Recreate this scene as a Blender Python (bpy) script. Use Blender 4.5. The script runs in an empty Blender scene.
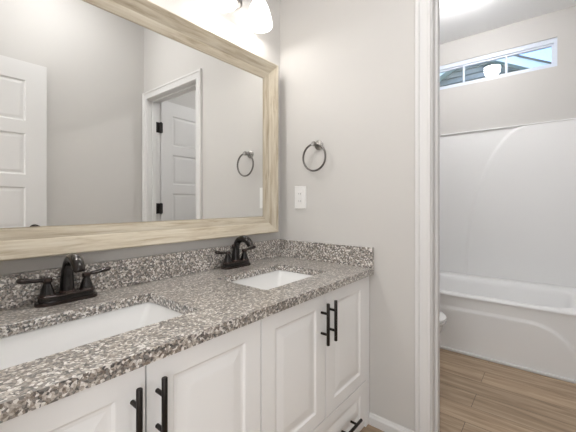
import bpy, bmesh, math, random
from mathutils import Vector, Matrix, Euler
random.seed(7)
S = bpy.context.scene
COL = S.collection
PI = math.pi
R = math.radians

# ------------------------------------------------------------------ camera
CZ = 1.0327                                  # eye height above the floor
YAW = 39.135
cd = bpy.data.cameras.new('camera')
cam = bpy.data.objects.new('camera', cd)
COL.objects.link(cam)
cam.location = (-1.4253, -1.2171, CZ)
cam.rotation_euler = (R(90), 0, R(YAW - 90))
cd.sensor_width = 36.0
cd.lens = 324.3 / 576 * 36.0
cd.shift_y = -12.85 / 576
cd.clip_start = 0.01
S.camera = cam

# ------------------------------------------------------------------ world, lights, exposure
S.view_settings.view_transform = 'Standard'
S.view_settings.look = 'None'
S.view_settings.gamma = 1.0
S.view_settings.use_curve_mapping = False
S.view_settings.exposure = 0.02

w = bpy.data.worlds.new('sky')
S.world = w
w.use_nodes = True
nt = w.node_tree
nt.nodes.clear()
sky = nt.nodes.new('ShaderNodeTexSky')
sky.sky_type = 'NISHITA'
sky.sun_disc = False
sky.sun_elevation = R(42)
sky.sun_rotation = R(200)
sky.air_density = 1.0
sky.dust_density = 2.0
bg = nt.nodes.new('ShaderNodeBackground')
bg.inputs['Strength'].default_value = 0.62
wo = nt.nodes.new('ShaderNodeOutputWorld')
nt.links.new(sky.outputs[0], bg.inputs[0])
nt.links.new(bg.outputs[0], wo.inputs[0])

SHADE_EMIT = 2.8        # glass shades over the mirror
FILL_BULB_W = 5.6  # bulbs of the added left fixture, stronger than the visible ones
BULB_W = 0.9
DOME_EMIT = 116          # flush ceiling light in the tub room
FILL_DOME_EMIT = 25      # added fill dome over the vanity room floor, out of view
CABINET_FILL_W = 27             # added fill slanting through the doorway onto the cabinet fronts
DOORWAY_FILL_W = 39            # added general fill from the bedroom side, behind the camera

hl = bpy.data.lights.new('doorway_fill', 'AREA')  # area lamp added to brighten the room from behind the camera
hl.shape = 'RECTANGLE'
hl.size = 1.6
hl.size_y = 1.5
hl.energy = DOORWAY_FILL_W
hl.color = (0.97, 0.985, 1.0)
hlo = bpy.data.objects.new('doorway_fill', hl)
COL.objects.link(hlo)
hlo.location = (-3.3, -1.2, 1.5)
hlo.rotation_euler = (R(90), 0, R(-90))      # shines toward +x through the doorway

hl2 = bpy.data.lights.new('cabinet_front_fill', 'AREA')  # second added area lamp, brightens the cabinet fronts
hl2.shape = 'RECTANGLE'
hl2.size = 1.1
hl2.size_y = 1.3
hl2.energy = CABINET_FILL_W
hl2.color = (0.97, 0.985, 1.0)
hl2o = bpy.data.objects.new('cabinet_front_fill', hl2)
COL.objects.link(hl2o)
hl2o.location = (-2.75, -2.55, 1.45)
hl2o.rotation_euler = (Vector((-0.75, -0.55, 0.60)) - Vector(hl2o.location)).to_track_quat('-Z', 'Y').to_euler()

# ------------------------------------------------------------------ materials
def mat(name, col, rough=0.5, metal=0.0, spec=0.5, coat=0.0):
    m = bpy.data.materials.new(name)
    m.use_nodes = True
    b = m.node_tree.nodes['Principled BSDF']
    b.inputs['Base Color'].default_value = (*col, 1)
    b.inputs['Roughness'].default_value = rough
    b.inputs['Metallic'].default_value = metal
    b.inputs['Specular IOR Level'].default_value = spec
    b.inputs['Coat Weight'].default_value = coat
    return m

def nodes(m):
    return m.node_tree, m.node_tree.nodes['Principled BSDF']

def N(t, typ, **kw):
    n = t.nodes.new(typ)
    for k, v in kw.items():
        setattr(n, k, v)
    return n

def ramp(t, stops, interp='LINEAR'):
    n = t.nodes.new('ShaderNodeValToRGB')
    cr = n.color_ramp
    cr.interpolation = interp
    while len(cr.elements) > 1:
        cr.elements.remove(cr.elements[-1])
    for i, (p, c) in enumerate(stops):
        e = cr.elements[0] if i == 0 else cr.elements.new(p)
        e.position = p
        e.color = (*c, 1)
    return n

def paint(name, col, rough=0.6, bump=0.02, scale=220):
    m = mat(name, col, rough, spec=0.3)
    t, b = nodes(m)
    tc = N(t, 'ShaderNodeTexCoord')
    no = N(t, 'ShaderNodeTexNoise')
    no.inputs['Scale'].default_value = scale
    no.inputs['Detail'].default_value = 2
    t.links.new(tc.outputs['Object'], no.inputs['Vector'])
    bp = N(t, 'ShaderNodeBump')
    bp.inputs['Strength'].default_value = bump
    bp.inputs['Distance'].default_value = 0.002
    t.links.new(no.outputs['Fac'], bp.inputs['Height'])
    t.links.new(bp.outputs[0], b.inputs['Normal'])
    return m

M_WALL = paint('greige_wall_paint', (0.598, 0.580, 0.557), 0.7, 0.05)
M_CEIL = paint('white_ceiling_paint', (0.90, 0.90, 0.90), 0.8, 0.05)
M_TRIM = paint('white_trim_paint', (0.71, 0.70, 0.69), 0.35, 0.0)
M_CAB = paint('white_cabinet_paint', (0.90, 0.897, 0.895), 0.38, 0.0)
M_DOOR = paint('white_door_paint', (0.71, 0.70, 0.69), 0.4, 0.0)
M_ACRYL = mat('white_acrylic', (0.86, 0.855, 0.85), 0.42, spec=0.5)
M_PORC = mat('white_porcelain', (0.78, 0.775, 0.765), 0.12, spec=0.5)
M_PLASTIC = mat('white_plastic', (0.80, 0.79, 0.775), 0.35)
M_DARKSLOT = mat('dark_slot', (0.03, 0.03, 0.03), 0.6)
M_VINYL = mat('white_vinyl', (0.70, 0.76, 0.86), 0.35)
M_MIRROR = mat('silvered_glass', (0.86, 0.862, 0.85), 0.0, 1.0)
M_PULL = mat('black_bronze_pull', (0.022, 0.017, 0.015), 0.38, 0.55)
M_HINGE = mat('black_bronze_hinge', (0.016, 0.013, 0.012), 0.45, 0.4)
M_NICKEL = mat('brushed_nickel', (0.34, 0.325, 0.31), 0.28, 1.0)
M_RING = mat('dark_nickel', (0.16, 0.148, 0.14), 0.3, 1.0)
M_CHROME = mat('polished_chrome', (0.72, 0.72, 0.72), 0.12, 1.0)

def bronze():
    m = mat('oil_rubbed_bronze', (0.02, 0.016, 0.014), 0.2, 0.5, 0.5, 0.4)
    t, b = nodes(m)
    g = N(t, 'ShaderNodeNewGeometry')
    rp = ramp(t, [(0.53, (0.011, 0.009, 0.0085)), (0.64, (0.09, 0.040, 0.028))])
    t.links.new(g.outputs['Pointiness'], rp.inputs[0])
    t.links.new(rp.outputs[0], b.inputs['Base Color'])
    return m
M_BRONZE = bronze()

def granite():
    m = mat('speckled_granite', (0.4, 0.37, 0.34), 0.30, spec=0.5, coat=1.0)
    t, b = nodes(m)
    b.inputs['Coat IOR'].default_value = 1.9
    b.inputs['Coat Roughness'].default_value = 0.34
    tc = N(t, 'ShaderNodeTexCoord')
    wob = N(t, 'ShaderNodeTexNoise')
    wob.inputs['Scale'].default_value = 90
    wob.inputs['Detail'].default_value = 3
    t.links.new(tc.outputs['Object'], wob.inputs['Vector'])
    mx = N(t, 'ShaderNodeVectorMath', operation='MULTIPLY_ADD')
    mx.inputs[1].default_value = (0.007, 0.007, 0.007)
    t.links.new(wob.outputs['Color'], mx.inputs[0])
    t.links.new(tc.outputs['Object'], mx.inputs[2])
    v = N(t, 'ShaderNodeTexVoronoi')
    v.inputs['Scale'].default_value = 185
    t.links.new(mx.outputs[0], v.inputs['Vector'])
    sep = N(t, 'ShaderNodeSeparateColor')
    t.links.new(v.outputs['Color'], sep.inputs[0])
    rp = ramp(t, [(0.0, (0.006, 0.005, 0.004)), (0.22, (0.050, 0.033, 0.023)), (0.38, (0.15, 0.105, 0.070)),
                  (0.52, (0.30, 0.25, 0.205)), (0.66, (0.54, 0.49, 0.435)), (0.82, (0.90, 0.87, 0.83))], 'CONSTANT')
    t.links.new(sep.outputs[0], rp.inputs[0])
    v2 = N(t, 'ShaderNodeTexVoronoi')
    v2.inputs['Scale'].default_value = 260
    t.links.new(mx.outputs[0], v2.inputs['Vector'])
    sep2 = N(t, 'ShaderNodeSeparateColor')
    t.links.new(v2.outputs['Color'], sep2.inputs[0])
    rp2 = ramp(t, [(0.0, (0.012, 0.010, 0.009)), (0.24, (0.30, 0.25, 0.21)), (0.5, (0.72, 0.69, 0.66))], 'CONSTANT')
    t.links.new(sep2.outputs[1], rp2.inputs[0])
    mix = N(t, 'ShaderNodeMix', data_type='RGBA')
    mix.inputs['Factor'].default_value = 0.26
    t.links.new(rp.outputs[0], mix.inputs['A'])
    t.links.new(rp2.outputs[0], mix.inputs['B'])
    t.links.new(mix.outputs['Result'], b.inputs['Base Color'])
    return m
M_GRANITE = granite()

def washed_wood(name, axis):
    m = mat(name, (0.6, 0.52, 0.4), 0.55, spec=0.35)
    t, b = nodes(m)
    tc = N(t, 'ShaderNodeTexCoord')
    mp = N(t, 'ShaderNodeMapping')
    mp.inputs['Scale'].default_value = (5, 60, 60) if axis == 'x' else (60, 60, 5)
    t.links.new(tc.outputs['Object'], mp.inputs['Vector'])
    n1 = N(t, 'ShaderNodeTexNoise')
    n1.inputs['Scale'].default_value = 1.0
    n1.inputs['Detail'].default_value = 6
    n1.inputs['Roughness'].default_value = 0.62
    n1.inputs['Distortion'].default_value = 0.5
    t.links.new(mp.outputs[0], n1.inputs['Vector'])
    rp = ramp(t, [(0.28, (0.36, 0.295, 0.21)), (0.42, (0.50, 0.43, 0.325)), (0.52, (0.58, 0.515, 0.405)), (0.70, (0.65, 0.60, 0.505))])
    t.links.new(n1.outputs['Fac'], rp.inputs[0])
    t.links.new(rp.outputs[0], b.inputs['Base Color'])
    bp = N(t, 'ShaderNodeBump')
    bp.inputs['Strength'].default_value = 0.25
    bp.inputs['Distance'].default_value = 0.002
    t.links.new(n1.outputs['Fac'], bp.inputs['Height'])
    t.links.new(bp.outputs[0], b.inputs['Normal'])
    return m
M_WOODX = washed_wood('whitewashed_wood_lengthwise', 'x')
M_WOODZ = washed_wood('whitewashed_wood_upright', 'z')

def plank_floor():
    m = mat('brown_vinyl_planks', (0.25, 0.19, 0.14), 0.42, spec=0.4)
    t, b = nodes(m)
    tc = N(t, 'ShaderNodeTexCoord')
    rot = N(t, 'ShaderNodeMapping')
    rot.inputs['Rotation'].default_value = (0, 0, R(90))
    t.links.new(tc.outputs['Object'], rot.inputs['Vector'])
    br = N(t, 'ShaderNodeTexBrick')
    br.offset = 0.37
    br.inputs['Color1'].default_value = (0.0, 0.0, 0.0, 1)
    br.inputs['Color2'].default_value = (1.0, 1.0, 1.0, 1)
    br.inputs['Mortar'].default_value = (0.5, 0.5, 0.5, 1)
    br.inputs['Scale'].default_value = 1.0
    br.inputs['Mortar Size'].default_value = 0.0012
    br.inputs['Brick Width'].default_value = 0.9
    br.inputs['Row Height'].default_value = 0.145
    t.links.new(rot.outputs[0], br.inputs['Vector'])
    mp = N(t, 'ShaderNodeMapping')
    mp.inputs['Scale'].default_value = (34, 2.6, 1)
    t.links.new(tc.outputs['Object'], mp.inputs['Vector'])
    off = N(t, 'ShaderNodeVectorMath', operation='MULTIPLY_ADD')
    off.inputs[1].default_value = (7, 3, 0)
    t.links.new(br.outputs['Color'], off.inputs[0])
    t.links.new(mp.outputs[0], off.inputs[2])
    n1 = N(t, 'ShaderNodeTexNoise')
    n1.inputs['Scale'].default_value = 1.0
    n1.inputs['Detail'].default_value = 6
    n1.inputs['Roughness'].default_value = 0.6
    n1.inputs['Distortion'].default_value = 0.8
    t.links.new(off.outputs[0], n1.inputs['Vector'])
    rp = ramp(t, [(0.28, (0.25, 0.170, 0.107)), (0.5, (0.435, 0.315, 0.208)), (0.72, (0.60, 0.465, 0.325))])
    t.links.new(n1.outputs['Fac'], rp.inputs[0])
    tint = N(t, 'ShaderNodeMix', data_type='RGBA', blend_type='MULTIPLY')
    tint.inputs['Factor'].default_value = 0.22
    t.links.new(rp.outputs[0], tint.inputs['A'])
    t.links.new(br.outputs['Color'], tint.inputs['B'])
    seam = N(t, 'ShaderNodeMix', data_type='RGBA')
    seam.inputs['B'].default_value = (0.09, 0.062, 0.042, 1)
    t.links.new(br.outputs['Fac'], seam.inputs['Factor'])
    t.links.new(tint.outputs['Result'], seam.inputs['A'])
    t.links.new(seam.outputs['Result'], b.inputs['Base Color'])
    return m
M_FLOOR = plank_floor()

def siding():
    m = mat('grey_lap_siding', (0.16, 0.19, 0.21), 0.7)
    t, b = nodes(m)
    tc = N(t, 'ShaderNodeTexCoord')
    no = N(t, 'ShaderNodeTexNoise')
    no.inputs['Scale'].default_value = 3
    t.links.new(tc.outputs['Object'], no.inputs['Vector'])
    rp = ramp(t, [(0.3, (0.27, 0.31, 0.34)), (0.7, (0.38, 0.42, 0.45))])
    t.links.new(no.outputs['Fac'], rp.inputs[0])
    t.links.new(rp.outputs[0], b.inputs['Base Color'])
    return m
M_SIDING = siding()
M_RAKE = mat('pale_blue_fascia', (0.62, 0.76, 0.86), 0.5)
M_SHINGLE = paint('dark_shingles', (0.10, 0.11, 0.12), 0.9, 0.4, 30)
M_LAWN = paint('lawn', (0.10, 0.17, 0.05), 0.9, 0.3, 12)

def emitter(name, col, strength, base=(0.9, 0.9, 0.88)):
    m = mat(name, base, 0.3)
    b = m.node_tree.nodes['Principled BSDF']
    b.inputs['Emission Color'].default_value = (*col, 1)
    b.inputs['Emission Strength'].default_value = strength
    return m
M_SHADE = emitter('lit_frosted_glass', (1.0, 0.965, 0.935), SHADE_EMIT)
M_DOME = emitter('lit_opal_dome', (0.99, 0.99, 1.0), DOME_EMIT)
M_FILL_DOME = emitter('lit_opal_dome_fill', (0.985, 0.99, 1.0), FILL_DOME_EMIT)  # glow of the added vanity room fill dome

def glass():
    m = bpy.data.materials.new('window_glass')
    m.use_nodes = True
    t = m.node_tree
    t.nodes.clear()
    o = t.nodes.new('ShaderNodeOutputMaterial')
    tr = t.nodes.new('ShaderNodeBsdfTransparent')
    tr.inputs[0].default_value = (0.93, 0.97, 1.0, 1)
    gl = t.nodes.new('ShaderNodeBsdfGlossy')
    gl.inputs['Roughness'].default_value = 0.0
    fr = t.nodes.new('ShaderNodeFresnel')
    fr.inputs[0].default_value = 1.75
    mx = t.nodes.new('ShaderNodeMixShader')
    t.links.new(fr.outputs[0], mx.inputs[0])
    t.links.new(tr.outputs[0], mx.inputs[1])
    t.links.new(gl.outputs[0], mx.inputs[2])
    t.links.new(mx.outputs[0], o.inputs[0])
    return m
M_GLASS = glass()

# ------------------------------------------------------------------ mesh helpers
def box(bm, lo, hi, bev=0.0, seg=2, mtx=None):
    lo = Vector(lo); hi = Vector(hi)
    g = bmesh.ops.create_cube(bm, size=1.0)
    c = (lo + hi) / 2; d = hi - lo
    for v in g['verts']:
        v.co = Vector((c.x + v.co.x * d.x, c.y + v.co.y * d.y, c.z + v.co.z * d.z))
    vs = list(g['verts'])
    if bev > 0:
        es = list({e for v in vs for e in v.link_edges})
        r = bmesh.ops.bevel(bm, geom=es, offset=bev, segments=seg, affect='EDGES', profile=0.5)
        vs = list({v for f in r['faces'] for v in f.verts} | {v for v in vs if v.is_valid})
    if mtx is not None:
        for v in vs:
            v.co = mtx @ v.co
    return vs

def loft(bm, rings, cap0=True, cap1=True, closed=True):
    """rings: equal-length point lists; joined with quads."""
    V = [[bm.verts.new(p) for p in r] for r in rings]
    n = len(V[0])
    for a, b in zip(V[:-1], V[1:]):
        for i in range(n if closed else n - 1):
            j = (i + 1) % n
            bm.faces.new((a[i], a[j], b[j], b[i]))
    if cap0:
        bm.faces.new(list(reversed(V[0])))
    if cap1:
        bm.faces.new(V[-1])
    return V

def lathe(bm, prof, c=(0, 0, 0), axis='z', n=24, caps=True):
    """prof: (radius, height along axis)."""
    c = Vector(c)
    rings = []
    for r, h in prof:
        ring = []
        for i in range(n):
            a = 2 * PI * i / n
            x, y = r * math.cos(a), r * math.sin(a)
            if axis == 'z': p = Vector((x, y, h))
            elif axis == 'x': p = Vector((h, x, y))
            else: p = Vector((y, h, x))
            ring.append(c + p)
        rings.append(ring)
    loft(bm, rings, caps, caps)

def catmull(pts, k=6):
    """smooth a list of tuples (any length)."""
    P = [pts[0]] + list(pts) + [pts[-1]]
    out = []
    for i in range(1, len(P) - 2):
        p0, p1, p2, p3 = P[i - 1], P[i], P[i + 1], P[i + 2]
        for s in range(k):
            t = s / k
            out.append(tuple(0.5 * (2 * b + (c - a) * t + (2 * a - 5 * b + 4 * c - d) * t * t + (3 * b - a - 3 * c + d) * t ** 3)
                             for a, b, c, d in zip(p0, p1, p2, p3)))
    out.append(tuple(pts[-1]))
    return out

def tube(bm, pts, radii, n=14, closed=False, squash=None):
    pts = [Vector(p) for p in pts]
    m = len(pts)
    if not hasattr(radii, '__len__'):
        radii = [radii] * m
    rings = []
    t0 = (pts[1] - pts[0]).normalized()
    up = Vector((0, 0, 1)) if abs(t0.z) < 0.9 else Vector((1, 0, 0))
    nrm = t0.cross(up).normalized()
    for i in range(m):
        if closed:
            t = (pts[(i + 1) % m] - pts[i - 1]).normalized()
        else:
            t = (pts[min(i + 1, m - 1)] - pts[max(i - 1, 0)]).normalized()
        nrm = (nrm - t * nrm.dot(t)).normalized()
        b = t.cross(nrm)
        r = radii[i]
        sa, sb = squash if squash else (1, 1)
        rings.append([pts[i] + nrm * (math.cos(2 * PI * j / n) * r * sa) + b * (math.sin(2 * PI * j / n) * r * sb) for j in range(n)])
    if closed:
        rings.append(rings[0])
        V = [[bm.verts.new(p) for p in r] for r in rings[:-1]]
        for i in range(m):
            a, b = V[i], V[(i + 1) % m]
            for j in range(n):
                k = (j + 1) % n
                bm.faces.new((a[j], a[k], b[k], b[j]))
    else:
        loft(bm, rings)

def rrect(x0, x1, y0, y1, r, z, k=6):
    """rounded rectangle ring, counter-clockwise."""
    out = []
    for cx, cy, a0 in ((x1 - r, y1 - r, 0), (x0 + r, y1 - r, 90), (x0 + r, y0 + r, 180), (x1 - r, y0 + r, 270)):
        for i in range(k + 1):
            a = R(a0 + 90 * i / k)
            out.append(Vector((cx + r * math.cos(a), cy + r * math.sin(a), z)))
    return out

def relief(name, parent, m, L, H, line, inside, x_low, x_high, width, x_back, oy=0.0, step=0.008):
    """upright panel (y 0..L, z 0..H) facing -x whose inside region stands proud, with a soft step along the line."""
    bm = bmesh.new()
    segs = [(Vector((p[0] - oy, p[1])), Vector((q[0] - oy, q[1]))) for p, q in zip(line[:-1], line[1:])]
    def dist(y, z):
        P = Vector((y, z)); best = 9.0
        for a, b in segs:
            d = b - a
            t = max(0.0, min(1.0, (P - a).dot(d) / max(d.length_squared, 1e-12)))
            best = min(best, (P - a - d * t).length)
        return best
    ny, nz = max(2, round(L / step)), max(2, round(H / step))
    grid = []
    for j in range(nz + 1):
        row = []
        for i in range(ny + 1):
            y, z = L * i / ny, H * j / nz
            d = dist(y, z) * (1 if inside(y, z) else -1)
            t = max(0.0, min(1.0, d / width + 0.5))
            t = t * t * (3 - 2 * t)
            row.append(bm.verts.new((x_low + (x_high - x_low) * t, oy + y, z)))
        grid.append(row)
    for j in range(nz):
        for i in range(ny):
            bm.faces.new((grid[j][i], grid[j][i + 1], grid[j + 1][i + 1], grid[j + 1][i]))
    rim = grid[0] + [grid[j][-1] for j in range(1, nz + 1)] + list(reversed(grid[-1][:-1])) + [grid[j][0] for j in range(nz - 1, 0, -1)]
    bk = [bm.verts.new((x_back, v.co.y, v.co.z)) for v in rim]
    n = len(rim)
    for i in range(n):
        bm.faces.new((rim[i], bk[i], bk[(i + 1) % n], rim[(i + 1) % n]))
    bm.faces.new(bk)
    return obj(name, bm, m, parent, 50)

def obj(name, bm, m, parent=None, smooth=None, loc=None, label=None):
    bmesh.ops.recalc_face_normals(bm, faces=bm.faces)
    me = bpy.data.meshes.new(name)
    bm.to_mesh(me)
    bm.free()
    for mm in (m if isinstance(m, (list, tuple)) else [m]):
        me.materials.append(mm)
    if smooth is not None:
        me.shade_smooth()
        me.set_sharp_from_angle(angle=R(smooth))
    o = bpy.data.objects.new(name, me)
    COL.objects.link(o)
    if parent is not None:
        o.parent = parent
    if loc is not None:
        o.location = loc
    if label:
        o['label'] = label
    return o

def tag(o, label, cat, group=None):
    o['label'] = label
    o['category'] = cat
    if group:
        o['group'] = group
    return o

def thing(name, label, cat, loc=(0, 0, 0), rz=0, group=None):
    o = bpy.data.objects.new(name, None)
    o.empty_display_size = 0.05
    COL.objects.link(o)
    o.location = loc
    o.rotation_euler = (0, 0, rz)
    return tag(o, label, cat, group)

def struct(name, bm, m, parent=None, smooth=None, loc=None):
    o = obj(name, bm, m, parent, smooth, loc)
    if parent is None:
        o['kind'] = 'structure'
    return o

def dup(root, loc, rz=0, label=None, group=None):
    r = root.copy(); COL.objects.link(r)
    r.location = loc; r.rotation_euler = (0, 0, rz)
    if label: r['label'] = label
    if group: r['group'] = group
    for ch in list(root.children):
        c = ch.copy(); COL.objects.link(c); c.parent = r
        for g in list(ch.children):
            d = g.copy(); COL.objects.link(d); d.parent = c
    return r

def boxes(name, items, m, parent=None, bev=0.0, fn=None, smooth=None, loc=None, label=None):
    bm = bmesh.new()
    for lo, hi in items:
        box(bm, lo, hi, bev)
    o = (fn or obj)(name, bm, m, parent, smooth, loc)
    if label:
        o['label'] = label
    return o

def slab_panels(w, h, t, panels, rings, both=False, edge=0.0015):
    """upright slab, x 0..w, z 0..h, y 0 (front, facing -y) .. t; panels = list of (x0,x1,z0,z1); rings = (inset, depth)."""
    bm = bmesh.new()
    xs = sorted({0.0, w} | {p[0] for p in panels} | {p[1] for p in panels})
    zs = sorted({0.0, h} | {p[2] for p in panels} | {p[3] for p in panels})
    def face_side(y, s):
        for i in range(len(xs) - 1):
            for j in range(len(zs) - 1):
                x0, x1, z0, z1 = xs[i], xs[i + 1], zs[j], zs[j + 1]
                hit = any(p[0] - 1e-6 <= x0 and x1 <= p[1] + 1e-6 and p[2] - 1e-6 <= z0 and z1 <= p[3] + 1e-6 for p in panels)
                if not hit:
                    vs = [bm.verts.new((a, y, b)) for a, b in ((x0, z0), (x1, z0), (x1, z1), (x0, z1))]
                    bm.faces.new(vs)
        for x0, x1, z0, z1 in panels:
            rr = []
            for ins, dep in [(0, 0)] + list(rings):
                rr.append([Vector((a, y + s * dep, b)) for a, b in ((x0 + ins, z0 + ins), (x1 - ins, z0 + ins), (x1 - ins, z1 - ins), (x0 + ins, z1 - ins))])
            loft(bm, rr, False, True)
    face_side(0, 1)
    if both:
        face_side(t, -1)
    else:
        bm.faces.new([bm.verts.new(p) for p in ((0, t, 0), (w, t, 0), (w, t, h), (0, t, h))])
    for a, b in (((0, 0), (w, 0)), ((w, 0), (w, h)), ((w, h), (0, h)), ((0, h), (0, 0))):
        bm.faces.new([bm.verts.new(p) for p in ((a[0], 0, a[1]), (b[0], 0, b[1]), (b[0], t, b[1]), (a[0], t, a[1]))])
    bmesh.ops.remove_doubles(bm, verts=bm.verts, dist=1e-5)
    return bm

# ------------------------------------------------------------------ the setting
ZC = 2.70          # vanity room ceiling
ZT = 2.512         # tub room ceiling
XL = -1.49         # left wall (the camera stands in its doorway)
YO = -1.62         # wall behind the camera
XB = 1.817         # window wall behind the tub
TY0, TY1 = -0.10, -1.66
OY0, OY1, OZ = -0.817, -1.563, 1.95   # rough opening to the tub room
WIN = (-1.25, -0.225, 2.088, 2.313)

boxes('floor', [((XL - 2.2, YO - 1.6, -0.08), (XB + 0.12, 0.1, 0.0))], M_FLOOR, fn=struct)
boxes('ceiling', [((XL - 0.11, YO - 0.1, ZC), (0.11, 0.1, ZC + 0.1))], M_CEIL, fn=struct)
boxes('ceiling_tub_room', [((0.11, TY1 - 0.1, ZT), (XB + 0.12, 0.1, ZT + 0.1))], M_CEIL, fn=struct)
boxes('wall_mirror_side', [((XL - 0.11, 0.0, 0.0), (0.11, 0.1, ZC))], M_WALL, fn=struct)
boxes('wall_right', [((0.0, OY0, 0.0), (0.11, 0.0, ZC)),
                     ((0.0, OY1, OZ), (0.11, OY0, ZC)),
                     ((0.0, YO, 0.0), (0.11, OY1, ZC))], M_WALL, fn=struct)
boxes('wall_behind', [((XL - 0.11, YO - 0.1, 0.0), (0.11, YO, ZC))], M_WALL, fn=struct)
LO0, LO1, LOZ = -0.78, -1.575, 2.02   # doorway in the left wall
boxes('wall_left', [((XL - 0.11, LO0, 0.0), (XL, 0.0, ZC)),
                    ((XL - 0.11, LO1, LOZ), (XL, LO0, ZC)),
                    ((XL - 0.11, YO, 0.0), (XL, LO1, ZC))], M_WALL, fn=struct)
boxes('wall_tub_room_left', [((0.11, TY0, 0.0), (XB + 0.12, 0.1, ZT))], M_WALL, fn=struct)
boxes('wall_tub_room_right', [((0.11, TY1 - 0.1, 0.0), (XB + 0.12, TY1, ZT))], M_WALL, fn=struct)
wy0, wy1, wz0, wz1 = WIN
boxes('wall_window', [((XB, TY1, 0.0), (XB + 0.12, TY0, wz0)),
                      ((XB, TY1, wz1), (XB + 0.12, TY0, ZT)),
                      ((XB, TY1, wz0), (XB + 0.12, wy0, wz1)),
                      ((XB, wy1, wz0), (XB + 0.12, TY0, wz1))], M_WALL, fn=struct)
# bedroom shell behind the camera
boxes('wall_bedroom', [((XL - 2.2, YO - 1.6, 0.0), (XL - 2.1, 0.1, ZC)),
                       ((XL - 2.1, 0.0, 0.0), (XL - 0.11, 0.1, ZC)),
                       ((XL - 2.1, YO - 1.6, 0.0), (XL - 0.11, YO - 1.5, ZC)),
                       ((XL - 0.11, YO - 1.6, 0.0), (XL - 0.01, YO - 0.1, ZC))], M_WALL, fn=struct)
boxes('ceiling_bedroom', [((XL - 2.2, YO - 1.6, ZC), (XL - 0.11, 0.1, ZC + 0.1))], M_CEIL, fn=struct)

# door casing profile: (distance from the opening, thickness)
CAS = [(0.0, 0.0), (0.0, 0.010), (0.003, 0.013), (0.009, 0.013), (0.013, 0.0095), (0.017, 0.010), (0.041, 0.0135),
       (0.044, 0.0115), (0.048, 0.0165), (0.052, 0.018), (0.060, 0.018), (0.063, 0.015), (0.063, 0.0)]
def casing(bm, x, sgn, y0, y1, z1):
    """casing round three sides of an opening in a wall whose face is x; sgn = outward direction; y0 > y1."""
    rings = []
    for wd, th in CAS:
        X = x + sgn * th
        rings.append([Vector((X, y0 + wd, 0)), Vector((X, y0 + wd, z1 + wd)), Vector((X, y1 - wd, z1 + wd)), Vector((X, y1 - wd, 0))])
    loft(bm, rings, False, False, closed=False)
    for k in (0, 3):
        try:
            bm.faces.new([bm.verts.new(r[k]) for r in rings])
        except ValueError:
            pass
bm = bmesh.new()
casing(bm, 0.0, -1, -0.828, -1.552, 1.938)
struct('trim_1', bm, M_TRIM)
bm = bmesh.new()
casing(bm, 0.11, 1, -0.828, -1.552, 1.938)
struct('trim_2', bm, M_TRIM)
# jambs and stops of the tub room doorway
boxes('trim_3', [((-0.001, -0.832, 0.0), (0.111, OY0, 1.935)), ((-0.001, OY1, 0.0), (0.111, -1.548, 1.935)),
                 ((-0.001, OY1, 1.935), (0.111, OY0, OZ)),
                 ((0.040, -0.842, 0.0), (0.073, -0.832, 1.925)), ((0.040, -1.548, 0.0), (0.073, -1.538, 1.925)),
                 ((0.040, -1.548, 1.925), (0.073, -0.832, 1.935))], M_TRIM, bev=0.0012, fn=struct)
# bedroom doorway trim
bm = bmesh.new()
casing(bm, XL, 1, LO0 - 0.015, LO1 + 0.026, LOZ - 0.02)
struct('trim_4', bm, M_TRIM)
boxes('trim_5', [((XL - 0.111, LO0 - 0.02, 0.0), (XL + 0.001, LO0, LOZ)), ((XL - 0.111, LO1, 0.0), (XL + 0.001, LO1 + 0.02, LOZ)),
                 ((XL - 0.111, LO1, LOZ - 0.02), (XL + 0.001, LO0, LOZ))], M_TRIM, fn=struct)

# baseboards: profile (out from wall, height)
BASE = [(0, 0), (0.013, 0), (0.013, 0.034), (0.010, 0.040), (0.008, 0.041), (0.006, 0.048), (0.004, 0.051), (0, 0.051)]
def baseboard(name, p0, p1, nrm):
    bm = bmesh.new()
    p0 = Vector((*p0, 0)); p1 = Vector((*p1, 0)); n = Vector((*nrm, 0))
    loft(bm, [[p + n * a + Vector((0, 0, b)) for a, b in BASE] for p in (p0, p1)])
    return struct(name, bm, M_TRIM)
baseboard('baseboard_right', (0, -0.553), (0, -0.764), (-1, 0))
baseboard('baseboard_behind', (XL + 0.02, YO), (-0.0, YO), (0, 1))
baseboard('baseboard_tub_room_right', (0.18, TY1), (1.05, TY1), (0, 1))
baseboard('baseboard_tub_room_left', (0.18, TY0), (1.05, TY0), (0, -1))

# ------------------------------------------------------------------ window
def window():
    root = struct('window_1', (lambda b: (box(b, (XB + 0.008, wy0, wz1 - 0.036), (XB + 0.058, wy1, wz1)),
                                          box(b, (XB + 0.008, wy0, wz0), (XB + 0.058, wy1, wz0 + 0.02)),
                                          box(b, (XB + 0.008, wy0, wz0 + 0.02), (XB + 0.058, wy0 + 0.022, wz1 - 0.036)),
                                          box(b, (XB + 0.008, wy1 - 0.022, wz0 + 0.02), (XB + 0.058, wy1, wz1 - 0.036)), b)[-1])(bmesh.new()), M_VINYL)
    boxes('sash', [((XB + 0.020, wy0 + 0.022, wz1 - 0.052), (XB + 0.048, wy1 - 0.022, wz1 - 0.036)),
                   ((XB + 0.020, wy0 + 0.022, wz0 + 0.02), (XB + 0.048, wy1 - 0.022, wz0 + 0.034)),
                   ((XB + 0.020, wy0 + 0.022, wz0 + 0.034), (XB + 0.048, wy0 + 0.036, wz1 - 0.052)),
                   ((XB + 0.020, wy1 - 0.036, wz0 + 0.034), (XB + 0.048, wy1 - 0.022, wz1 - 0.052))], M_VINYL, root, bev=0.002)
    for ym in (-0.92, -0.60):
        boxes('mullion', [((XB + 0.026, ym - 0.008, wz0 + 0.03), (XB + 0.044, ym + 0.008, wz1 - 0.036))], M_VINYL, root, bev=0.002)
    boxes('pane', [((XB + 0.033, wy0 + 0.03, wz0 + 0.03), (XB + 0.037, wy1 - 0.03, wz1 - 0.048))], M_GLASS, root)
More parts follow.
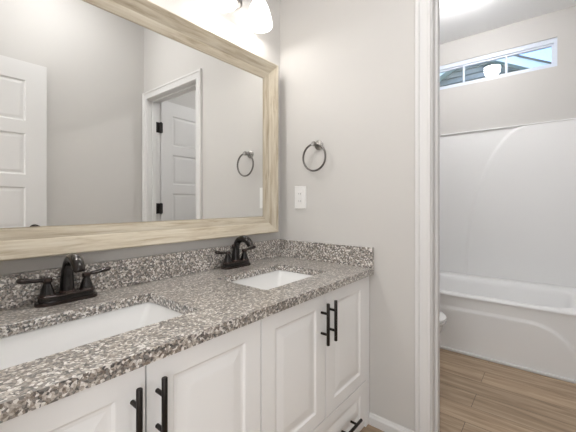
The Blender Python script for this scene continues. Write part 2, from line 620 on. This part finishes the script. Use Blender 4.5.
window()

# ------------------------------------------------------------------ doors
RIBS = [(0.006, 0.007), (0.012, 0.008), (0.030, 0.004), (0.036, 0.004)]
def five_panel(w, h):
    zs = []
    top = h - 0.125
    for k in range(5):
        zs.append((top - 0.36 * k - 0.275, top - 0.36 * k))
    return slab_panels(w, h, 0.035, [(0.118, w - 0.118, a, b) for a, b in zs], RIBS, both=True)

def knob(parent, x, z, ysign, y0):
    bm = bmesh.new()
    s = ysign
    lathe(bm, [(0.0005, y0), (0.031, y0), (0.031, y0 + s * 0.006), (0.014, y0 + s * 0.012), (0.011, y0 + s * 0.026), (0.018, y0 + s * 0.034),
               (0.027, y0 + s * 0.044), (0.028, y0 + s * 0.054), (0.020, y0 + s * 0.063), (0.0005, y0 + s * 0.066)], (x, 0, z), 'y', 24)
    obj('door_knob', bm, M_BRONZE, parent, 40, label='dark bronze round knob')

def hinge(parent, x, y, z, jamb=None):
    bm = bmesh.new()
    lathe(bm, [(0.0005, z - 0.050), (0.0075, z - 0.050), (0.0075, z + 0.050), (0.0005, z + 0.050)], (x, y, 0), 'z', 12)
    box(bm, (x - 0.018, y - 0.001, z - 0.045), (x + 0.018, y + 0.003, z + 0.045), 0.001)
    if jamb:      # leaf screwed to the jamb face, given in world coordinates
        inv = (Matrix.Translation(parent.location) @ parent.rotation_euler.to_matrix().to_4x4()).inverted()
        zz = z + parent.location.z
        box(bm, (jamb[0], jamb[1], zz - 0.047), (jamb[2], jamb[3], zz + 0.047), 0.001, mtx=inv)
    obj('hinge', bm, M_HINGE, parent, 40, label='black hinge')

# leaf of the tub room door: hinged on the far jamb, swung open beyond it.
# local: x along the leaf, y = 0 the face seen in the mirror (facing +y)
d1 = struct('door_1', five_panel(0.70, 1.955), M_DOOR)
d1.location = (0.824, -1.5905, 0.012)
d1.rotation_euler = (0, 0, R(180 - 4))
for hz in (0.985, 1.712, 0.22):
    hinge(d1, 0.7085, -0.006, hz - 0.012, (0.076, -1.5482, 0.117, -1.5445))
knob(d1, 0.06, 0.88, -1, 0.0)
# leaf of the bedroom door, swung flat against the wall behind the camera
d2 = struct('door_2', five_panel(0.76, 1.975), M_DOOR)
d2.location = (-0.728, -1.560, 0.012)
d2.rotation_euler = (0, 0, R(180))
for hz in (0.25, 0.98, 1.75):
    hinge(d2, 0.765, -0.002, hz)
knob(d2, 0.07, 0.845, -1, 0.0)

# ------------------------------------------------------------------ vanity
CT = 0.731          # worktop height
TH = 0.029
FY = -0.556         # door fronts
DR = [(0.0065, 0.0045), (0.014, 0.0052), (0.040, 0.0012), (0.046, 0.0008)]

def bar_pull(parent, c, vertical=True, L=0.152):
    """bar pull; c = centre of its foot line on the door face (local to the door)."""
    x, y, z = c
    bm = bmesh.new()
    o = 0.030
    d = Vector((0, 0, 1)) if vertical else Vector((1, 0, 0))
    C = Vector((x, y - o, z))
    a, b = C - d * L / 2, C + d * L / 2
    e = d * 0.0012
    tube(bm, [a, a + e, b - e, b], [0.0052, 0.0062, 0.0062, 0.0052], 16)
    for s in (-0.038, 0.038):
        q = Vector((x, y, z)) + d * s
        tube(bm, [q + Vector((0, 0.0005, 0)), q + Vector((0, -o, 0))], 0.0048, 12)
    return obj('bar_pull', bm, M_PULL, parent, 40, label='black bar pull')

def cabinet(x0, x1, label, filler):
    g = 0.0018
    root = thing('vanity_cabinet', label, 'cabinet', (x0, 0, 0))
    W = x1 - x0
    # carcass: sides, bottom, back, front rails
    t = 0.016
    boxes('carcass', [((0.0005, -0.5365, 0.0), (t, -0.003, CT - TH)), ((W - t, -0.5365, 0.0), (W - 0.0005, -0.003, CT - TH)),
                      ((t, -0.5365, 0.03), (W - t, -0.01, 0.046)), ((t, -0.012, 0.046), (W - t, -0.003, CT - TH)),
                      ((t, -0.5365, 0.0), (W - t, -0.5185, 0.045)), ((t, -0.5365, 0.205), (W - t, -0.5185, 0.24)),
                      ((t, -0.5365, CT - TH - 0.03), (W - t, -0.5185, CT - TH)),
                      ((W / 2 - 0.02, -0.5365, 0.24), (W / 2 + 0.02, -0.5185, CT - TH))], M_CAB, root)
    a, b = (0.0, W - filler) if filler >= 0 else (-filler, W)
    mid = (a + b) / 2
    zb, zt = 0.2225, CT - TH - 0.004
    for q0, q1, side in ((a + g, mid - g, 1), (mid + g, b - g, -1)):
        w_, h_ = q1 - q0, zt - zb
        d = obj('door', slab_panels(w_, h_, 0.019, [(0.060, w_ - 0.060, 0.048, h_ - 0.052)], DR), M_CAB, root, loc=(q0, FY, zb))
        px = w_ - 0.027 if side == 1 else 0.023
        bar_pull(d, (px, 0, 0.368))
    w_ = b - a - 2 * g
    zb2, zt2 = 0.035, 0.2185
    h_ = zt2 - zb2
    d = obj('drawer', slab_panels(w_, h_, 0.019, [(0.060, w_ - 0.060, 0.042, h_ - 0.042)], DR), M_CAB, root, loc=(a + g, FY, zb2))
    for s in (0.186, w_ - 0.186):
        bar_pull(d, (s, 0, h_ * 0.5 - 0.020), False)
    if filler > 0:
        boxes('filler_strip', [((W - filler + 0.0008, FY + 0.004, 0.0), (W - 0.001, -0.5185, CT - TH - 0.001))], M_CAB, root, bev=0.001)
        boxes('kick_rail', [((0.001, FY + 0.012, 0.0), (W - 0.001, -0.5365, 0.032))], M_CAB, root, bev=0.001)
    elif filler < 0:
        boxes('filler_strip', [((0.001, FY + 0.004, 0.0), (-filler - 0.0008, -0.5185, CT - TH - 0.001))], M_CAB, root, bev=0.001)
        boxes('kick_rail', [((0.001, FY + 0.012, 0.0), (W - 0.001, -0.5365, 0.032))], M_CAB, root, bev=0.001)
    return root
cabinet(-0.7375, -0.001, 'white two-door vanity cabinet beside the wall with the towel ring, drawer below', 0.0395)
cabinet(XL + 0.002, -0.7385, 'white two-door vanity cabinet nearest the camera, under the left sink', -0.056)

SINK_R = (-0.601, -0.205, -0.447, -0.172)     # x0, x1, y0, y1 cut-outs
SINK_L = (-1.345, -0.874, -0.442, -0.172)
def countertop():
    X0, X1, Y0, Y1 = XL + 0.001, -0.001, -0.575, -0.001
    bm = bmesh.new()
    # top and bottom built as a grid with two rounded cut-outs
    xs = [X0, SINK_L[0] - 0.03, SINK_L[1] + 0.03, SINK_R[0] - 0.03, SINK_R[1] + 0.03, X1]
    def frame(outer, inner, z):
        ob = [bm.verts.new((x, y, z)) for x, y in ((outer[1], outer[3]), (outer[0], outer[3]), (outer[0], outer[2]), (outer[1], outer[2]))]
        k = 5
        ring = [bm.verts.new(p) for p in rrect(*inner, 0.013, z, k)]
        n = k + 1
        for c in range(4):
            seg = ring[c * n:(c + 1) * n]
            for i in range(n - 1):
                bm.faces.new((ob[c], seg[i + 1], seg[i]))
            nx = ring[((c + 1) * n) % (4 * n)]
            bm.faces.new((ob[c], ob[(c + 1) % 4], nx, seg[-1]))
        return ring
    for z in (CT, CT - TH):
        for i in (0, 2, 4):
            bm.faces.new([bm.verts.new((x, y, z)) for x, y in ((xs[i], Y0), (xs[i + 1], Y0), (xs[i + 1], Y1), (xs[i], Y1))])
    for s, i in ((SINK_L, 1), (SINK_R, 3)):
        a = frame((xs[i], xs[i + 1], Y0, Y1), s, CT)
        b = frame((xs[i], xs[i + 1], Y0, Y1), s, CT - TH)
        m = len(a)
        for j in range(m):
            bm.faces.new((a[j], a[(j + 1) % m], b[(j + 1) % m], b[j]))
    # edges
    for p, q in (((X0, Y0), (X1, Y0)), ((X1, Y0), (X1, Y1)), ((X1, Y1), (X0, Y1)), ((X0, Y1), (X0, Y0))):
        bm.faces.new([bm.verts.new(v) for v in ((*p, CT), (*q, CT), (*q, CT - TH), (*p, CT - TH))])
    bmesh.ops.remove_doubles(bm, verts=bm.verts, dist=1e-5)
    root = obj('countertop', bm, M_GRANITE)
    bv = root.modifiers.new('eased_edges', 'BEVEL')
    bv.width = 0.002; bv.segments = 2; bv.limit_method = 'ANGLE'; bv.angle_limit = R(50)
    tag(root, 'speckled grey and brown granite vanity worktop with two sink cut-outs', 'countertop')
    tag(boxes('backsplash', [((X0, -0.020, CT), (X1, -0.0005, CT + 0.0975))], M_GRANITE, bev=0.0012), 'long granite backsplash strip on the worktop below the framed mirror', 'backsplash')
    tag(boxes('side_splash', [((-0.020, -0.574, CT), (X1, -0.0205, CT + 0.0955))], M_GRANITE, bev=0.0015), 'short granite side splash on the worktop end, against the towel ring wall', 'side splash')
    return root
countertop()

def sink(s, label):
    x0, x1, y0, y1 = s
    root_loc = ((x0 + x1) / 2, (y0 + y1) / 2, CT - TH - 0.135)
    hx, hy = (x1 - x0) / 2, (y1 - y0) / 2
    H = 0.1345
    root = thing('sink', label, 'sink', root_loc)
    bm = bmesh.new()
    def rr(ix, iy, r, z):
        return rrect(-hx + ix, hx - ix, -hy + iy, hy - iy, r, z, 5)
    o = 0.022
    rings = [rr(-o, -o, 0.03, H), rr(-0.004, -0.004, 0.014, H), rr(-0.001, -0.001, 0.013, H - 0.004),
             rr(0.060, 0.032, 0.022, 0.030), rr(0.072, 0.044, 0.022, 0.018), rr(0.10, 0.07, 0.03, 0.014), rr(hx - 0.026, hy - 0.026, 0.0255, 0.010)]
    loft(bm, rings, False, True)
    outer = [rr(-o, -o, 0.03, H), rr(-o, -o, 0.03, H - 0.012), rr(-0.012, -0.012, 0.03, H - 0.02), rr(0.055, 0.03, 0.035, 0.012), rr(0.085, 0.055, 0.03, 0.0)]
    loft(bm, outer, False, True)
    bmesh.ops.remove_doubles(bm, verts=bm.verts, dist=1e-5)
    obj('basin', bm, M_PORC, root, 50)
    bm = bmesh.new()
    lathe(bm, [(0.0005, 0.009), (0.022, 0.009), (0.022, 0.0125), (0.019, 0.0135), (0.013, 0.0125), (0.0005, 0.0120)], (0, 0, 0), 'z', 24)
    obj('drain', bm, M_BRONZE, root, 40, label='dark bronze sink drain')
    return root
sink(SINK_R, 'white rectangular undermount sink nearer the wall with the towel ring')
sink(SINK_L, 'white rectangular undermount sink at the left, nearest the camera')

# ------------------------------------------------------------------ faucets
def faucet(loc, label):
    root = thing('faucet', label, 'faucet', loc, 0, 'bronze centerset faucets')
    bm = bmesh.new()
    def ell(hx, hy, z):
        r = hy * 0.95
        return rrect(-hx, hx, -hy, hy, r, z, 6)
    loft(bm, [ell(0.083, 0.0275, 0.0), ell(0.0835, 0.028, 0.004), ell(0.0825, 0.0275, 0.010), ell(0.0755, 0.0235, 0.012), ell(0.075, 0.023, 0.021),
              ell(0.0765, 0.0235, 0.0225), ell(0.0765, 0.0235, 0.026), ell(0.074, 0.022, 0.028), ell(0.070, 0.0195, 0.029)])
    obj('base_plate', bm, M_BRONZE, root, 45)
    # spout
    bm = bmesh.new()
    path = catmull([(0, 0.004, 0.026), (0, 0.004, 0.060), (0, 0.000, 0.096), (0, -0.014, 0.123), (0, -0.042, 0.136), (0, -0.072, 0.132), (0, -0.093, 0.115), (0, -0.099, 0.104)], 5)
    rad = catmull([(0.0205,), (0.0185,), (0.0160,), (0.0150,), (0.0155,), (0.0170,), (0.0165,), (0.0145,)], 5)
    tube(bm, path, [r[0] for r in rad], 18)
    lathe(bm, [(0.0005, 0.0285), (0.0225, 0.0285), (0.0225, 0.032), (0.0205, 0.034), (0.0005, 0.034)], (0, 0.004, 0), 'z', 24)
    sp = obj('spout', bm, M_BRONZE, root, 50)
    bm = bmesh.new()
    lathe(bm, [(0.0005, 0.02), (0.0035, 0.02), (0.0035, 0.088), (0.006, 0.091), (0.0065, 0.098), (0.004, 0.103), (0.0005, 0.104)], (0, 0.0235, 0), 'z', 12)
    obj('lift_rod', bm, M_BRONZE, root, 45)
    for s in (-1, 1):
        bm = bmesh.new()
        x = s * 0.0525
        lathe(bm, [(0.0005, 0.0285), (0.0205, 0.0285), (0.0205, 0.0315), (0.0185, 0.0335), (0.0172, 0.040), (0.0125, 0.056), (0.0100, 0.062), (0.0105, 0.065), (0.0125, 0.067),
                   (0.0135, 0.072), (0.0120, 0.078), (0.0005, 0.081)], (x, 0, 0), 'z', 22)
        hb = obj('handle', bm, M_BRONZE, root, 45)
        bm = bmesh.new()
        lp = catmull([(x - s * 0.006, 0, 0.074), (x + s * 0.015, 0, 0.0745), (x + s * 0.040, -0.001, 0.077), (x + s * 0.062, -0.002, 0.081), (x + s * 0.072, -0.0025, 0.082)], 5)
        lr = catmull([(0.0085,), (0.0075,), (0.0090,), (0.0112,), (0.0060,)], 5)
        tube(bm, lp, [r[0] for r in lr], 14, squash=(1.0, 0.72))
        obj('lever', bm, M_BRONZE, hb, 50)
    return root
fa = faucet((-1.077, -0.0535, CT), 'dark bronze two-handle faucet behind the left sink')
dup(fa, (-0.385, -0.0535, CT), 0, 'dark bronze two-handle faucet behind the right sink, nearer the towel ring')

# ------------------------------------------------------------------ mirror
def mirror():
    x0, x1, z0, z1 = -1.425, -0.069, 0.8725, 1.793
    root = thing('framed_mirror', 'large wall mirror in a whitewashed wood frame above the vanity', 'mirror', (x0, 0, z0))
    W, H = x1 - x0, z1 - z0
    prof = [(0.0, -0.0008), (0.0, -0.043), (0.002, -0.047), (0.005, -0.048), (0.010, -0.0465), (0.050, -0.0275), (0.054, -0.0245), (0.058, -0.0245), (0.078, -0.0160), (0.084, -0.0150), (0.0862, -0.0140), (0.0862, -0.0008)]
    cs = [(0, 0, 1, 1), (W, 0, -1, 1), (W, H, -1, -1), (0, H, 1, -1)]
    for k in range(4):
        a, b = cs[k], cs[(k + 1) % 4]
        bm = bmesh.new()
        e = 0.0002
        ra = [Vector((a[0] + a[2] * p[0], p[1], a[1] + a[3] * p[0])) for p in prof]
        rb = [Vector((b[0] + b[2] * p[0], p[1], b[1] + b[3] * p[0])) for p in prof]
        loft(bm, [ra, rb])
        obj('frame_rail', bm, M_WOODX if k in (0, 2) else M_WOODZ, root, 35)
    # dark inner lip between frame and glass
    bm = bmesh.new()
    i = 0.0862
    for lo, hi in (((i, -0.0135, i), (W - i, -0.0122, i + 0.0035)), ((i, -0.0135, H - i - 0.0035), (W - i, -0.0122, H - i)),
                   ((i, -0.0135, i), (i + 0.0035, -0.0122, H - i)), ((W - i - 0.0035, -0.0135, i), (W - i, -0.0122, H - i))):
        box(bm, lo, hi)
    obj('inner_lip', bm, mat('dark_lip', (0.42, 0.36, 0.27), 0.6), root)
    boxes('mirror_glass', [((0.084, -0.012, 0.084), (W - 0.084, -0.004, H - 0.084))], M_MIRROR, root)
mirror()

# ------------------------------------------------------------------ vanity lights
def vanity_light(loc, label):
    root = thing('vanity_light', label, 'light', loc, 0)
    bm = bmesh.new()
    loft(bm, [[Vector((0.062 * a * math.cos(2 * PI * i / 32), y, 0.045 * b * math.sin(2 * PI * i / 32))) for i in range(32)]
              for a, b, y in ((1.15, 1.15, -0.0005), (1.15, 1.15, -0.010), (1.0, 1.0, -0.018), (0.5, 0.5, -0.024))])
    obj('back_plate', bm, M_NICKEL, root, 40)
    for s in (-1, 1):
        x = s * 0.118
        bm = bmesh.new()
        tube(bm, catmull([(s * 0.02, -0.018, 0.0), (s * 0.04, -0.04, 0.012), (s * 0.085, -0.07, 0.035), (x, -0.08, 0.040), (x, -0.08, 0.020)], 6), 0.0075, 12)
        lathe(bm, [(0.0005, 0.026), (0.020, 0.026), (0.024, 0.012), (0.025, -0.004), (0.0005, -0.004)], (x, -0.08, 0), 'z', 20)
        obj('arm', bm, M_NICKEL, root, 45)
        bm = bmesh.new()
        P = [(0.027, 0.004), (0.036, -0.006), (0.047, -0.030), (0.056, -0.060), (0.063, -0.090), (0.067, -0.112), (0.066, -0.122)]
        inner = [(r - 0.004, z) for r, z in reversed(P)]
        lathe(bm, P + inner, (x, -0.08, 0), 'z', 32, caps=False)
        obj('glass_shade', bm, M_SHADE, root, 60, label='glowing white bell glass shade')
        bm = bmesh.new()
        lathe(bm, [(0.0005, -0.098), (0.014, -0.094), (0.024, -0.080), (0.026, -0.066), (0.020, -0.044), (0.013, -0.026), (0.012, -0.004)], (x, -0.08, 0), 'z', 18)
        obj('bulb', bm, M_SHADE, root, 60)
    return root
vl = vanity_light((-0.375, 0, 2.040), 'glowing two-shade vanity light above the right part of the mirror')
dup(vl, (-1.17, 0, 2.040), 0, 'added unseen vanity light with two white glass shades above the left sink')  # out-of-view fixture added to lift the brightness

def bulb_light(vx, dx, power):
    l = bpy.data.lights.new('bulb_light', 'POINT')
    l.energy = power
    l.shadow_soft_size = 0.014
    l.color = (1.0, 0.98, 0.96)
    o = bpy.data.objects.new('bulb_light', l)
    COL.objects.link(o)
    o.location = (vx + dx, -0.08, 2.040 - 0.114)
for vx, pw in ((-0.375, BULB_W), (-1.17, FILL_BULB_W)):
    for dx in (-0.118, 0.118):
        bulb_light(vx, dx, pw)

def dome_light(loc, m, label, r=0.145, hh=0.103):
    root = thing('ceiling_light', label, 'light', loc)
    bm = bmesh.new()
    lathe(bm, [(0.0005, -0.0005), (r + 0.012, -0.0005), (r + 0.012, -0.018), (r, -0.024), (0.0005, -0.024)], (0, 0, 0), 'z', 36)
    obj('base_pan', bm, M_NICKEL, root, 40)
    bm = bmesh.new()
    lathe(bm, [(r - 0.004, -0.022), (r - 0.001, -hh * 0.40), (r * 0.90, -hh * 0.62), (r * 0.72, -hh * 0.80), (r * 0.50, -hh * 0.92), (r * 0.25, -hh * 0.98), (0.0005, -hh)], (0, 0, 0), 'z', 36)
    obj('glass_dome', bm, m, root, 60)
    return root
dome_light((1.035, -0.72, ZT), M_DOME, 'glowing round flush light on the tub room ceiling', 0.078, 0.122)
dome_light((-0.75, -1.08, ZC), M_FILL_DOME, 'added unseen round fill light on the ceiling over the vanity room floor', 0.2)  # ceiling lamp added for fill, above the view

# ------------------------------------------------------------------ towel ring
def towel_ring():
    yc, zc = -0.268, 1.338
    root = thing('towel_ring', 'round dark nickel towel ring on the grey wall above the outlet', 'towel ring', (0, yc, zc))
    bm = bmesh.new()
    lathe(bm, [(0.0005, -0.0003), (0.0255, -0.0003), (0.0255, -0.005), (0.022, -0.009), (0.012, -0.012), (0.0095, -0.020), (0.0095, -0.036), (0.0125, -0.040), (0.0125, -0.054), (0.010, -0.058), (0.0005, -0.059)], (0, 0, 0), 'x', 26)
    obj('mount', bm, M_NICKEL, root, 40)
    bm = bmesh.new()
    rr = 0.069
    n = 56
    pts = [(-0.047, rr * math.sin(2 * PI * i / n), -rr + rr * math.cos(2 * PI * i / n)) for i in range(n)]
    tube(bm, pts, 0.0052, 10, closed=True)
    obj('ring', bm, M_RING, root, 60)
towel_ring()

# ------------------------------------------------------------------ outlet
def outlet():
    yc, zc = -0.147, 1.064
    root = thing('wall_outlet', 'white outlet with test buttons on the wall under the towel ring', 'outlet', (0, yc, zc))
    bm = bmesh.new()
    loft(bm, [[Vector((x, y, z)) for (y, z) in ((-a, -b), (a, -b), (a, b), (-a, b))] for x, a, b in ((-0.0003, 0.0385, 0.0625), (-0.003, 0.0385, 0.0625), (-0.006, 0.0355, 0.0595))])
    obj('cover_plate', bm, M_PLASTIC, root)
    boxes('receptacle', [((-0.0082, -0.0175, -0.034), (-0.0055, 0.0175, 0.034))], M_PLASTIC, root, bev=0.001)
    for z0 in (0.001, -0.0065):
        boxes('button', [((-0.0098, -0.008, z0), (-0.0080, 0.008, z0 + 0.0055))], M_PLASTIC, root, bev=0.0004)
    for s in (-1, 1):
        for yy, hh in ((-0.0062, 0.0045), (0.0062, 0.0036)):
            boxes('slot', [((-0.0086, yy - 0.0011, s * 0.020 - hh), (-0.0079, yy + 0.0011, s * 0.020 + hh))], M_DARKSLOT, root, label='dark plug slot')
outlet()

# ------------------------------------------------------------------ bathtub
XF = 1.057
ZR = 0.402
def bathtub():
    X0, X1, Y0, Y1 = XF, XB - 0.006, TY1 + 0.004, TY0 - 0.004     # y0 < y1
    root = thing('bathtub', 'white built-in bathtub with a curved apron under the window', 'bathtub', (X0, Y0, 0))
    L, Wd = Y1 - Y0, X1 - X0
    bm = bmesh.new()
    k = 8
    n = 4 * (k + 1)
    def ring(x0, x1, y0, y1, r, z):
        return rrect(x0, x1, y0, y1, r, z, k)
    bx0, bx1, by0, by1 = 0.085, Wd - 0.100, 0.335, L - 0.13
    rings = [ring(0.012, Wd, 0, L, 0.004, ZR - 0.024), ring(0.001, Wd, 0, L, 0.004, ZR - 0.020), ring(0.0, Wd, 0, L, 0.004, ZR - 0.012), ring(0.004, Wd, 0, L, 0.004, ZR - 0.004), ring(0.012, Wd - 0.002, 0.002, L - 0.002, 0.004, ZR),
             ring(bx0 - 0.022, bx1 + 0.022, by0 - 0.022, by1 + 0.022, 0.16, ZR - 0.003), ring(bx0 - 0.006, bx1 + 0.006, by0 - 0.006, by1 + 0.006, 0.15, ZR - 0.010), ring(bx0 + 0.006, bx1 - 0.006, by0 + 0.006, by1 - 0.006, 0.14, ZR - 0.024), ring(bx0 + 0.014, bx1 - 0.014, by0 + 0.014, by1 - 0.014, 0.14, ZR - 0.05),
             ring(bx0 + 0.06, bx1 - 0.06, by0 + 0.12, by1 - 0.06, 0.15, 0.12), ring(bx0 + 0.11, bx1 - 0.11, by0 + 0.18, by1 - 0.11, 0.12, 0.07)]
    loft(bm, rings, False, True)
    obj('basin', bm, M_ACRYL, root, 50)
    # apron: its lower field stands proud; the outline sweeps down in an arc toward the near end
    ys = -Y0
    line = [(L + 0.1, 0.300)] + [(ys - 1.10 - 0.26 * math.sin(R(90 * i / 20)), 0.300 * math.cos(R(90 * i / 20)) ** 0.9) for i in range(20)] + [(ys - 1.36, -0.05)]
    relief('apron', root, M_ACRYL, L, ZR - 0.024, line, lambda y, z: z < 0.30 and (y > ys - 1.10 or ((ys - 1.10 - y) / 0.26) ** 2 + (max(z, 0) / 0.30) ** (2 / 0.9) < 1), 0.013, 0.001, 0.013, 0.034)
    # caulked quarter round along the floor
    boxes('base_strip', [((-0.013, 0.0, 0.0), (0.0005, L, 0.019))], M_TRIM, root, bev=0.005)
bathtub()

def surround():
    Z0, Z1 = ZR + 0.001, 1.660
    root = thing('tub_surround', 'white wall surround panel with an arched ridge above the bathtub', 'tub surround', (XB, TY1, Z0))
    L = TY0 - TY1
    H = Z1 - Z0
    bm = bmesh.new()
    box(bm, (-0.012, 0.0005, 0.0005), (-0.0005, L - 0.0005, H - 0.005), 0.0)
    obj('back_panel', bm, M_ACRYL, root)
    # raised field bounded by a quarter-ellipse arc
    y0 = -TY1
    ya, yb = y0 - 0.628, y0 - 1.10       # foot of the arc, top of the arc
    w_ = ya - yb
    line = [(ya - w_ * (1 - math.cos(PI / 2 * i / 30)), (H + 0.01) * math.sin(PI / 2 * i / 30)) for i in range(31)]
    relief('arched_field', root, M_ACRYL, L - 0.022, H - 0.005, line,
           lambda y, z: y + 0.011 < yb or (y + 0.011 < ya and ((y + 0.011 - yb) / w_) ** 2 + (z / (H + 0.01)) ** 2 < 1), -0.014, -0.026, 0.016, -0.0125, oy=0.011, step=0.010)
    boxes('top_ledge', [((-0.030, 0.0005, H - 0.004), (-0.0005, L - 0.0005, H + 0.006))], M_ACRYL, root, bev=0.003)
    boxes('end_panel', [((XF + 0.02 - XB, 0.0005, 0.0005), (-0.013, 0.010, H))], M_ACRYL, root)
    boxes('end_panel', [((XF + 0.02 - XB, L - 0.010, 0.0005), (-0.013, L - 0.0005, H))], M_ACRYL, root)
surround()

# ------------------------------------------------------------------ toilet
def toilet():
    cx, yb = 0.505, TY0 - 0.012
    root = thing('toilet', 'white toilet between the doorway wall and the bathtub', 'toilet', (cx, yb, 0))
    def egg(hw, y_back, y_front, z, k=40, sq=0.55):
        """elongated outline, pointed end toward -y"""
        out = []
        ym = y_back + (y_front - y_back) * 0.45
        for i in range(k):
            a = 2 * PI * i / k
            c, s = math.cos(a), math.sin(a)
            if s >= 0:
                y = ym + (y_back - ym) * (abs(s) ** 0.75)
                x = hw * math.copysign(abs(c) ** 0.75, c)
            else:
                y = ym + (y_front - ym) * abs(s)
                x = hw * c
            out.append(Vector((x, y, z)))
        return out
    bm = bmesh.new()
    loft(bm, [egg(0.115, -0.10, -0.50, 0.0), egg(0.112, -0.10, -0.50, 0.02), egg(0.095, -0.11, -0.46, 0.08), egg(0.105, -0.11, -0.49, 0.16), egg(0.145, -0.12, -0.585, 0.25),
              egg(0.172, -0.12, -0.630, 0.32), egg(0.178, -0.12, -0.640, 0.355), egg(0.172, -0.125, -0.632, 0.362), egg(0.140, -0.21, -0.60, 0.362), egg(0.11, -0.24, -0.55, 0.25), egg(0.05, -0.30, -0.45, 0.17)])
    obj('bowl', bm, M_PORC, root, 50)
    bm = bmesh.new()
    loft(bm, [egg(0.178, -0.185, -0.645, 0.364), egg(0.184, -0.18, -0.652, 0.370), egg(0.184, -0.18, -0.652, 0.378), egg(0.178, -0.185, -0.645, 0.382)])
    obj('seat', bm, M_PORC, root, 50)
    bm = bmesh.new()
    loft(bm, [egg(0.180, -0.19, -0.648, 0.3835), egg(0.185, -0.185, -0.654, 0.388), egg(0.184, -0.187, -0.652, 0.397), egg(0.165, -0.20, -0.625, 0.404), egg(0.10, -0.26, -0.53, 0.407)])
    obj('lid', bm, M_PORC, root, 50)
    bm = bmesh.new()
    loft(bm, [rrect(-0.20, 0.20, -0.175, -0.005, 0.03, 0.365), rrect(-0.215, 0.215, -0.185, -0.003, 0.03, 0.70)])
    obj('tank', bm, M_PORC, root, 40)
    bm = bmesh.new()
    loft(bm, [rrect(-0.222, 0.222, -0.193, 0.0, 0.03, 0.701), rrect(-0.225, 0.225, -0.196, 0.0, 0.03, 0.712), rrect(-0.222, 0.222, -0.193, 0.0, 0.03, 0.73), rrect(-0.21, 0.21, -0.18, -0.01, 0.03, 0.736)])
    obj('tank_lid', bm, M_PORC, root, 40)
    bm = bmesh.new()
    lathe(bm, [(0.0005, -0.182), (0.012, -0.182), (0.012, -0.200), (0.0005, -0.202)], (-0.15, 0, 0.64), 'y', 14)
    tube(bm, [(-0.15, -0.196, 0.64), (-0.11, -0.20, 0.636), (-0.085, -0.20, 0.632)], [0.006, 0.005, 0.006], 10)
    obj('flush_lever', bm, M_CHROME, root, 45)
toilet()

# ------------------------------------------------------------------ neighbour house seen through the window
boxes('ground', [((XB + 0.3, -14, -0.6), (20, 14, -0.5))], M_LAWN, fn=struct)
def house():
    X = 6.0
    root = thing('neighbor_house', 'grey lap-sided house gable seen through the high window', 'house', (X, 0, -0.5))
    zo = 0.5
    # gable: right rake passes (-0.506, 3.83) and (-1.177, 3.461); left rake passes (0.637, 3.53)
    s = (3.83 - 3.461) / (1.177 - 0.506)
    yr = 0.03
    zr = 3.83 + s * (yr + 0.506)
    hw = 3.2
    bm = bmesh.new()
    course = 0.115
    z = 0.0
    ztop = zr + zo - 0.16
    while z < ztop:
        z2 = min(z + course, ztop)
        wl = lambda q: min(hw - 0.3, (zr + zo - 0.16 - q) / s + 0.0)
        a, b = max(wl(z), 0.0), max(wl(z2), 0.0)
        p = [Vector((-0.040, yr - a, z)), Vector((-0.040, yr + a, z)), Vector((0.0, yr + b, z2)), Vector((0.0, yr - b, z2))]
        bm.faces.new([bm.verts.new(q) for q in p])
        bm.faces.new([bm.verts.new(q) for q in (Vector((0.0, yr - a, z)), Vector((0.0, yr + a, z)), Vector((-0.040, yr + a, z)), Vector((-0.040, yr - a, z)))])
        z = z2
    box(bm, (0.01, yr - hw + 0.3, 0), (5.0, yr + hw - 0.3, zr + zo - s * hw - 0.1))
    obj('wall', bm, M_SIDING, root)
    nz = Vector((0, s, 1)).normalized()
    for sg in (-1, 1):
        bm = bmesh.new()
        e0 = Vector((0, yr, zr + zo)); e1 = Vector((0, yr + sg * hw, zr + zo - s * hw))
        ring = lambda x0, x1, t0, t1: [[Vector((x, p.y, p.z + t)) for x, t in ((x0, t0), (x1, t0), (x1, t1), (x0, t1))] for p in (e0, e1)]
        loft(bm, ring(-0.30, 5.2, -0.035, 0.0))
        obj('roof', bm, M_SHINGLE, root, label='dark shingled roof slope')
        bm = bmesh.new()
        loft(bm, ring(-0.29, -0.26, -0.19, -0.036))
        loft(bm, ring(-0.26, 0.0, -0.17, -0.15))
        obj('rake_board', bm, M_RAKE, root, label='pale blue rake board and soffit')
house()
